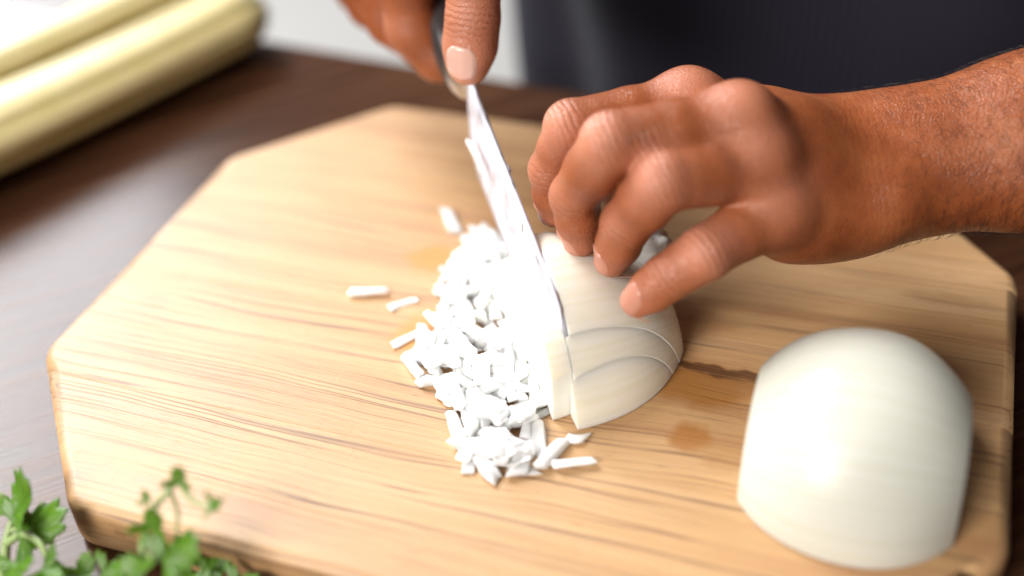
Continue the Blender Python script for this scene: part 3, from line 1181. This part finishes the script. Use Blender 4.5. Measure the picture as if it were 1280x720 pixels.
cut_onion = thing("onion_half", "half onion with cuts, held under the hand and sliced by the knife", "onion", tuple(kn(0.02, 0.02, 0.0)), "halves of the white onion")
MT = [M_ONION_IN, M_CUT]
TP = 0.12
PA = ((0, 0.0002, 0), Vector((-0.10, 1, 0.03)).normalized())
PB = ((0, -0.0072, 0), Vector((-0.20, 1, 0.06)).normalized())


def neg(p):
    return (p[0], -p[1])


AXO = (.0475, .040, .041)
finish_onion(onion_solid(-0.0003, 0.0430, 0.0004, 1, ax=AXO, taper=TP, planes=(neg(PA),)), "section", MT, lambda u, v, z: kn(v, u, z), cut_onion)
finish_onion(onion_solid(-0.0012, 0.0430, 0.0004, 1, ax=AXO, taper=TP, planes=(PA, neg(PB))), "section", MT, lambda u, v, z: kn(v - 0.00010, u - 0.0004, 0.0004 + (z - 0.0004) * 0.993), cut_onion)
finish_onion(onion_solid(-0.0020, 0.0430, 0.0004, 1, ax=AXO, taper=TP, planes=(PB,)), "section", MT, lambda u, v, z: kn(v - 0.00025, u - 0.0008, 0.0004 + (z - 0.0004) * 0.982), cut_onion)


def slice_tf(u, v, z):
    w = min(1.0, max(0.0, (v + 0.004) / 0.018))
    return kn(v, u, 0.0004 + (z - 0.0004) * (1 - w * (0.20 - 7 * (u + 0.0019))))


finish_onion(onion_solid(-0.0088, -0.0019, 0.0004, 1, ax=AXO, taper=TP, planes=(((0, -0.0068, 0), Vector((0.1, -1, 0))),)), "slice", MT, slice_tf, cut_onion)
# papery root end
bm = bmesh.new()
bmesh.ops.create_uvsphere(bm, u_segments=32, v_segments=20, radius=1.0)
for v in bm.verts:
    n = 1 + 0.22 * mnoise.noise(v.co * 2.2) + 0.05 * math.sin(9 * math.atan2(v.co.y, v.co.z))
    v.co = Vector(kn(0.0385 + v.co.y * 0.0120 * n, 0.0400 + v.co.x * 0.0100 * n, 0.0200 + v.co.z * 0.0125 * n))
link("root_end", bm_mesh("root_end", bm), M_ROOT, cut_onion)

# the other half, ends trimmed, cut side down
OC = np.array((((0.11435, -0.04630))[0], ((0.11435, -0.04630))[1] + 0.004, 0.0))
OA = unit((0.998, 0.02, 0))
OB = np.array((-OA[1], OA[0], 0))


def o2(u, v, z):
    return OC + OA * u + OB * v + np.array((0, 0, z))


bm = onion_solid(-0.0305, 0.0295, 0.0004, 1, ax=(.0385, .0400, .0415), c=(0.0, 0.0), seg=(56, 64))
half = finish_onion(bm, "onion_half", [M_ONION, M_CUT], o2, None, (0.0,))
mod = half.modifiers.new("edge", 'BEVEL')
mod.width = 0.0030
mod.segments = 4
mod.limit_method = 'ANGLE'
mod.angle_limit = math.radians(40)
tag(half, "peeled white onion half lying whole on the board's near corner", "onion", "halves of the white onion")


# ------------------------------------------------------------------ diced onion
def dice_mesh(L, W, H, bend, seed):
    r = random.Random(seed)
    bm = bmesh.new()
    bmesh.ops.create_cube(bm, size=1.0)
    bmesh.ops.subdivide_edges(bm, edges=[e for e in bm.edges if abs(e.verts[0].co.x - e.verts[1].co.x) > .5], cuts=4, use_grid_fill=True)
    tx, ty = r.uniform(.35, 1.0), r.uniform(.6, 1.0)
    sk, sk2, fl_ = r.uniform(-.6, .6), r.uniform(-.5, .5), r.uniform(-.25, .25)
    for v in bm.verts:
        x, y, z = v.co
        y0, z0 = y, z
        y *= 1 - (1 - tx) * (x + .5)
        z *= 1 - (1 - ty) * (.5 - x)
        y += fl_ * z0
        v.co = (x * L + (sk * y0 + sk2 * z0) * W * (1 if abs(x) > .45 else .5), y * W + bend * (x * x) * W * 2.0 + r.uniform(-.04, .04) * W,
                z * H + bend * (0.25 - x * x) * 2.5 * H + r.uniform(-.04, .04) * H)
    bmesh.ops.bevel(bm, geom=[e for e in bm.edges if e.calc_face_angle(0) > 0.6], offset=min(W, H) * 0.11, segments=2, affect='EDGES')
    me = bm_mesh("onion_piece", bm)
    me.materials.append(M_DICE)
    me.polygons.foreach_set('use_smooth', [False for f in me.polygons])
    return me


DICE = []
for i in range(36):
    if i % 4 == 3:      # thin curved skins
        DICE.append((dice_mesh(random.uniform(.0070, .0140), random.uniform(.0035, .0060), random.uniform(.0008, .0014), random.uniform(-.8, .8), i), ))
    else:
        DICE.append((dice_mesh(random.uniform(.0060, .0145), random.uniform(.0032, .0058), random.uniform(.0018, .0032), random.uniform(-.35, .35), i), ))
DICE = [d[0] for d in DICE]
HP = [(-0.03714, 0.02562), (-0.03406, 0.03551), (-0.01941, 0.03783), (-0.01270, 0.01993), (-0.00705, -0.00630), (0.00788, -0.02150), (0.01916, -0.04459), (0.02103, -0.05864), (0.02159, -0.06986), (0.01493, -0.07799), (0.00661, -0.07838), (-0.00583, -0.06642), (-0.01751, -0.05002), (-0.03038, -0.04155), (-0.03376, -0.01918), (-0.03532, 0.00140)]
HMAP = {}


def inside(x, y):
    c = False
    n = len(HP)
    for i in range(n):
        (x1, y1), (x2, y2) = HP[i], HP[(i + 1) % n]
        if (y1 > y) != (y2 > y) and x < (x2 - x1) * (y - y1) / (y2 - y1) + x1:
            c = not c
    return c


def edge_dist(x, y):
    d = 9
    n = len(HP)
    for i in range(n):
        a, b = np.array(HP[i]), np.array(HP[(i + 1) % n])
        p = np.array((x, y))
        t = np.clip((p - a) @ (b - a) / ((b - a) @ (b - a)), 0, 1)
        d = min(d, np.linalg.norm(p - a - t * (b - a)))
    return d


def drop(me, x, y, yaw, label=None, group=None, cap=None, tilt=0.26):
    o = bpy.data.objects.new("onion_piece", me)
    COL.objects.link(o)
    ext = max(v.co.x for v in me.vertices)
    cells = set()
    c, s = math.cos(yaw), math.sin(yaw)
    for k in range(-3, 4):
        for w in (-0.0012, 0.0012):
            q = (x + c * ext * k / 3 - s * w, y + s * ext * k / 3 + c * w)
            cells.add((int(round(q[0] / .0015)), int(round(q[1] / .0015))))
    hs = sorted(HMAP.get(k, 0.0) for k in cells)
    h = hs[int(len(hs) * 0.7)]
    if cap is not None and h > cap:
        COL.objects.unlink(o)
        bpy.data.objects.remove(o)
        return None
    zh = max(v.co.z for v in me.vertices)
    lift = 0.0
    tl = random.uniform(-tilt, tilt) if h > 0.001 else random.uniform(-.08, .08)
    lift = abs(math.sin(tl)) * ext * 0.5
    o.location = (x, y, h * 0.80 + zh * 0.95 + lift)
    o.rotation_euler = (random.uniform(-tilt, tilt) if h > .001 else random.uniform(-.1, .1), tl, yaw)
    for k in cells:
        HMAP[k] = max(HMAP.get(k, 0), h * 0.80 + zh * 1.45)
    tag(o, label, "onion piece", group)
    return o


xs = [p[0] for p in HP]
ys = [p[1] for p in HP]
made = 0
tries = 0
while made < 205 and tries < 4000:
    tries += 1
    x, y = random.uniform(min(xs), max(xs)), random.uniform(min(ys), max(ys))
    if not inside(x, y):
        continue
    ed = edge_dist(x, y)
    cap = min(0.0052, ed * 0.8)
    yaw = math.atan2(K1[1], K1[0]) + random.gauss(0, .42) + (math.pi / 2 if random.random() < .16 else 0)
    kind = random.randrange(len(DICE))
    o = drop(DICE[kind], x, y, yaw, "", "diced onion pieces heaped beside the knife", cap)
    if o is None:
        continue
    made += 1
    d = o.dimensions
    Lx = max(v.co.x for v in DICE[kind].vertices) * 2
    shape = "thin curled onion skin" if kind % 4 == 3 else ("long white onion stick" if Lx > .0118 else ("short stubby onion cube" if Lx < .0088 else "middling onion strip"))
    rel = np.array((x, y, 0)) - T0
    v_ = rel @ K1
    u_ = rel @ K2
    where = "far end" if v_ > 0.052 else ("far half" if v_ > 0.030 else ("middle" if v_ > 0.008 else ("near half" if v_ > -0.012 else "near end")))
    side = "piled on top" if o.location.z > 0.0055 else ("beside the cut face" if u_ > -0.018 else "at the outer left edge" if ed < 0.007 else "low inside")
    o['label'] = shape + " " + side + ", heap's " + where

SINGLE = [
    ((-0.06075, -0.00714), 1, 0.30, "lone flat onion piece farthest left of the heap on the board"),
    ((-0.04689, -0.00855), 3, 0.75, "slanted onion piece between the lone flat piece and the heap"),
    ((-0.04812, 0.04306), 5, 2.2, "single onion crumb on bare board above the far end of the heap"),
    ((-0.03701, -0.02543), 7, 0.9, "onion piece pointing out at the heap's left edge by an orange stain"),
    ((0.03442, -0.06732), 9, 0.45, "onion sliver at the heap's near right end, closest to the camera"),
    ((0.03294, -0.05719), 11, 0.35, "onion sliver lying in front of the sliced half's lower edge"),
    ((0.02726, -0.06560), 2, 1.3, "curved onion piece standing apart at the heap's near end"),
]
for p, k, yaw, lab in SINGLE:
    drop(DICE[k], p[0], p[1], yaw, lab, "stray onion pieces around the heap", None, 0.1)


# pieces stuck to the blade
def stick(s, z, u, sc, rx, label, k):
    o = bpy.data.objects.new("onion_piece", DICE[k])
    COL.objects.link(o)
    o.location = kk(s, u, z)
    yaw = math.atan2(K1[1], K1[0])
    o.rotation_euler = (math.radians(90) + rx, math.radians(-15) + random.uniform(-.4, .4), yaw)
    o.scale = (sc, sc, sc)
    tag(o, label, "onion piece", "onion bits stuck to the knife blade")


stick(.0880, .0440, -.0050, 1.15, 0, "white onion chip stuck to the blade's side below the thumb", 4)
stick(.032, spine_z(.032) - .0016, -.0016, .42, .3, "tiny onion crumb low on the knife blade above the onion half", 8)
stick(.066, spine_z(.066) - .0012, .0012, .34, .3, "tiny onion crumb on the right of the knife's spine, midway along", 6)
stick(.046, spine_z(.046) - .0040, -.0016, .45, .2, "small onion scrap on the blade just before it meets the onion", 15)

# ------------------------------------------------------------------ celery
def stalk_mesh(p0, p1, r, ribs, seed, curl=1.0):
    p0, p1 = np.array(p0), np.array(p1)
    ax = unit(p1 - p0)
    sd = unit(np.cross(ax, (0, 0, 1)))
    up = np.cross(sd, ax)
    nl, ns = 44, 132
    V, F, A = [], [], []
    L = np.linalg.norm(p1 - p0)
    rr = random.Random(seed)
    ph = rr.uniform(0, 6)
    for i in range(nl):
        t = i / (nl - 1)
        end = 1 - 0.45 * max(0, (t - 0.93) / 0.07) ** 2 - 0.3 * max(0, (0.04 - t) / 0.04) ** 2
        c = p0 + ax * L * t + sd * 0.006 * math.sin(3 * t + ph) + up * 0.002 * math.sin(5 * t + ph)
        for k in range(ns):
            a = 2 * math.pi * k / ns
            g = 0.55 * (0.5 + 0.5 * math.cos(ribs * a + ph + 0.5 * math.sin(4 * t))) ** 3 + 0.75 * max(0.0, mnoise.noise(Vector((5 * math.cos(a), 5 * math.sin(a), 2.2 * t + seed))))
            rad = r * end * (1 + 0.06 * math.sin(2 * a + ph) - 0.10 * g + 0.05 * mnoise.noise(Vector((1.5 * math.cos(a), 1.5 * math.sin(a), 3 * t + seed))))
            V.append(c + sd * math.cos(a) * rad * 1.10 + up * math.sin(a) * rad * 0.74)
            A.append(g * 0.9)
    for i in range(nl - 1):
        for k in range(ns):
            a, b = i * ns + k, i * ns + (k + 1) % ns
            F.append((a, b, b + ns, a + ns))
    F.append(tuple(range(ns))[::-1])
    F.append(tuple(range((nl - 1) * ns, nl * ns)))
    me = mesh_np("stalk", V, F)
    bm = bmesh.new()
    bm.from_mesh(me)
    bmesh.ops.recalc_face_normals(bm, faces=bm.faces)
    bm.to_mesh(me)
    bm.free()
    at = me.attributes.new('rib', 'FLOAT', 'POINT')
    at.data.foreach_set('value', A)
    return me


cel = thing("celery_bunch", "long pale yellow ribbed stalks lying blurred on the table's far left", "celery", (-0.28, 0.12, ZT))
link("stalk", stalk_mesh((-0.345, -0.085, ZT + .0190), (-0.2220, 0.204, ZT + .0190), .0240, 8, 1), M_STALK, cel)
link("stalk", stalk_mesh((-0.368, -0.078, ZT + .0370), (-0.244, 0.204, ZT + .0360), .0120, 6, 3), M_STALK, cel)
link("stalk", stalk_mesh((-0.374, -0.070, ZT + .0150), (-0.252, 0.210, ZT + .0150), .0150, 7, 2), M_STALK, cel)


# ------------------------------------------------------------------ cilantro
def leaf_mesh(size, seed, cup=0.25):
    r = random.Random(seed)
    out = []
    nl = 5
    na = 113
    for i in range(na):
        t = i / (na - 1)
        a = math.radians(-112 + 224 * t)
        lob = abs(math.cos(a * 1.6))                       # three main lobes
        rad = 0.34 + 0.54 * lob ** 1.1 + 0.14 * math.cos(a * 0.8)
        teeth = 0.17 * abs(((a * 9.2 + 0.07 * math.sin(i)) / math.pi) % 1 - 0.5) * 2
        out.append((a, size * (rad - 0.10 + teeth) * (1 + r.uniform(-.03, .03))))
    V, F, A = [(0, 0, 0)], [], [0.6]
    rings = 6
    for k in range(1, rings + 1):
        q = k / rings
        for a, rd in out:
            x, y = math.sin(a) * rd * q, math.cos(a) * rd * q
            lobz = math.cos(a * 4.8) * 0.05 * size * q
            z = cup * (x * x + y * y) / size * 0.8 * r.choice((1, 1)) + lobz - 0.25 * cup * q * q * size * (1 + math.cos(a * 2)) * .5
            V.append((x, y, z))
            va = abs(((a / math.radians(224) * 5 + 2.5) % 1) - 0.5)
            A.append(max(0, 1 - va * 9) * (1 - q * .6))
    m = len(out)
    for i in range(m - 1):
        F.append((0, 1 + i + 1, 1 + i))
    for k in range(rings - 1):
        for i in range(m - 1):
            a = 1 + k * m + i
            F.append((a, a + 1, a + m + 1, a + m))
    me = mesh_np("leaf", V, F)
    at = me.attributes.new('vein', 'FLOAT', 'POINT')
    at.data.foreach_set('value', A)
    bm = bmesh.new()
    bm.from_mesh(me)
    bmesh.ops.recalc_face_normals(bm, faces=bm.faces)
    bmesh.ops.solidify(bm, geom=bm.faces[:], thickness=0.0003)
    bm.to_mesh(me)
    bm.free()
    return me


def curve_tube(pts, r0, r1, name="stem", seg=8, sub=6):
    P = [np.array(p) for p in pts]
    C = []
    for i in range(len(P) - 1):
        a = P[max(i - 1, 0)]
        b, c = P[i], P[i + 1]
        d = P[min(i + 2, len(P) - 1)]
        for k in range(sub):
            t = k / sub
            C.append(0.5 * ((2 * b) + (-a + c) * t + (2 * a - 5 * b + 4 * c - d) * t * t + (-a + 3 * b - 3 * c + d) * t ** 3))
    C.append(P[-1])
    V, F = [], []
    for i, c in enumerate(C):
        tg = unit(C[min(i + 1, len(C) - 1)] - C[max(i - 1, 0)])
        s = np.cross(tg, (0.3, 0.2, 0.9))
        s = unit(s)
        u = np.cross(s, tg)
        r = r0 + (r1 - r0) * i / (len(C) - 1)
        for k in range(seg):
            a = 2 * math.pi * k / seg
            V.append(c + (s * math.cos(a) + u * math.sin(a)) * r)
    for i in range(len(C) - 1):
        for k in range(seg):
            a, b = i * seg + k, i * seg + (k + 1) % seg
            F.append((a, b, b + seg, a + seg))
    F.append(tuple(range(seg))[::-1])
    F.append(tuple(range((len(C) - 1) * seg, len(C) * seg)))
    return mesh_np(name, V, F)


def sprig(label, stems, leaves):
    base = stems[0][0][0]
    root = thing("cilantro_sprig", label, "cilantro", tuple(base), "cilantro sprigs at the board's near left corner")
    for pts, r0, r1 in stems:
        link("stem", curve_tube(pts, r0, r1), M_STEM, root)
    for i, (p, facing, tipdir, size, cup) in enumerate(leaves):
        me = leaf_mesh(size, i + int(abs(p[0]) * 1e5), cup)
        n = unit(facing)
        y = np.array(tipdir, float)
        y = unit(y - n * (y @ n))
        x = np.cross(y, n)
        for v in me.vertices:
            v.co = Vector(np.array(p) + x * v.co.x + y * v.co.y + n * v.co.z)
        link("leaf", me, M_LEAF, root)


sprig("cilantro sprig with two sharp toothed leaves on the bare table left of the board",
      [([(-0.11619, -0.15632, -0.01400), (-0.11797, -0.14651, -0.01000), (-0.12076, -0.13978, -0.00600), (-0.12093, -0.13533, -0.00200), (-0.11901, -0.13260, 0.00100)], .0016, .0010),
       ([(-0.12076, -0.13978, -0.00600), (-0.11459, -0.13763, -0.00200), (-0.10599, -0.14035, -0.00100), (-0.10058, -0.14537, -0.00400)], .0014, .0008),
       ([(-0.12158, -0.13697, -0.00400), (-0.11804, -0.13609, -0.00200), (-0.11595, -0.13378, -0.00100)], .0010, .0007)],
      [((-0.11942, -0.13435, 0.00100), (-0.35, -0.55, 0.75), (0.15, 0.55, 0.5), .0135, .5),
       ((-0.11553, -0.13790, -0.00200), (0.1, -0.4, 0.9), (0.75, 0.62, 0.1), .0150, .3),
       ((-0.10822, -0.14891, 0.00000), (-0.2, -0.6, 0.7), (0.1, -0.6, -0.4), .0105, .4),
       ((-0.09973, -0.14846, 0.00000), (0.1, -0.4, 0.9), (0.6, -0.2, -0.1), .0085, .4)])
sprig("tall blurred cilantro sprig rising in front of the board's near edge",
      [([(-0.07726, -0.14139, -0.01800), (-0.06878, -0.14338, 0.00400), (-0.06730, -0.13976, 0.01400), (-0.06504, -0.13584, 0.02200), (-0.06049, -0.13165, 0.02800), (-0.05828, -0.12864, 0.03000)], .0016, .0006),
       ([(-0.06049, -0.13165, 0.02800), (-0.05817, -0.13381, 0.02200), (-0.05749, -0.13741, 0.01800)], .0007, .0005),
       ([(-0.05773, -0.12997, 0.02900), (-0.05253, -0.13321, 0.02800), (-0.04686, -0.13361, 0.02800), (-0.04389, -0.13070, 0.02900)], .0008, .0005),
       ([(-0.06815, -0.14096, 0.01000), (-0.06050, -0.14328, 0.01200), (-0.05664, -0.13923, 0.01200)], .0010, .0006)],
      [((-0.05788, -0.13096, 0.03000), (0.2, -0.6, 0.7), (0.0, 0.3, 0.9), .0050, .6),
       ((-0.04686, -0.13361, 0.02800), (0.0, -0.5, 0.8), (0.9, 0.3, 0.0), .0042, .7),
       ((-0.06609, -0.13532, 0.02500), (-0.3, -0.7, 0.6), (-0.3, 0.2, 0.8), .0034, .6),
       ((-0.06408, -0.13908, 0.01800), (0.1, -0.7, 0.6), (0.1, 0.2, 0.9), .0070, .8),
       ((-0.05868, -0.14417, 0.01200), (0.0, -0.45, 0.85), (0.55, 0.45, 0.3), .0120, .35),
       ((-0.06394, -0.14834, 0.01000), (-0.2, -0.5, 0.8), (-0.6, 0.1, 0.3), .0075, .4)])
sprig("low cilantro sprig between the sharp leaves and the tall sprig",
      [([(-0.09418, -0.15682, -0.01600), (-0.09248, -0.14789, -0.01000), (-0.09346, -0.14081, -0.00800)], .0013, .0007)],
      [((-0.09168, -0.14405, -0.00600), (0.1, -0.4, 0.9), (0.1, 0.8, 0.3), .0070, .5),
       ((-0.08489, -0.14186, -0.00400), (0.2, -0.4, 0.9), (0.8, 0.3, 0.1), .0072, .5),
       ((-0.09598, -0.14654, -0.00600), (0.0, -0.4, 0.9), (-0.7, 0.5, 0.1), .0064, .5)])
sprig("small cilantro sprig in the shade under the board's near edge, rightmost",
      [([(-0.05466, -0.14761, -0.01600), (-0.05756, -0.13574, -0.01200), (-0.05841, -0.12930, -0.01100)], .0012, .0006)],
      [((-0.05855, -0.12865, -0.01000), (0.1, -0.4, 0.9), (0.4, 0.8, 0.1), .0085, .4),
       ((-0.04766, -0.13302, -0.00800), (0.1, -0.4, 0.9), (0.8, 0.3, 0.1), .0085, .4),
       ((-0.06054, -0.13528, -0.01000), (0.1, -0.4, 0.9), (-0.7, 0.3, 0.1), .0085, .4)])
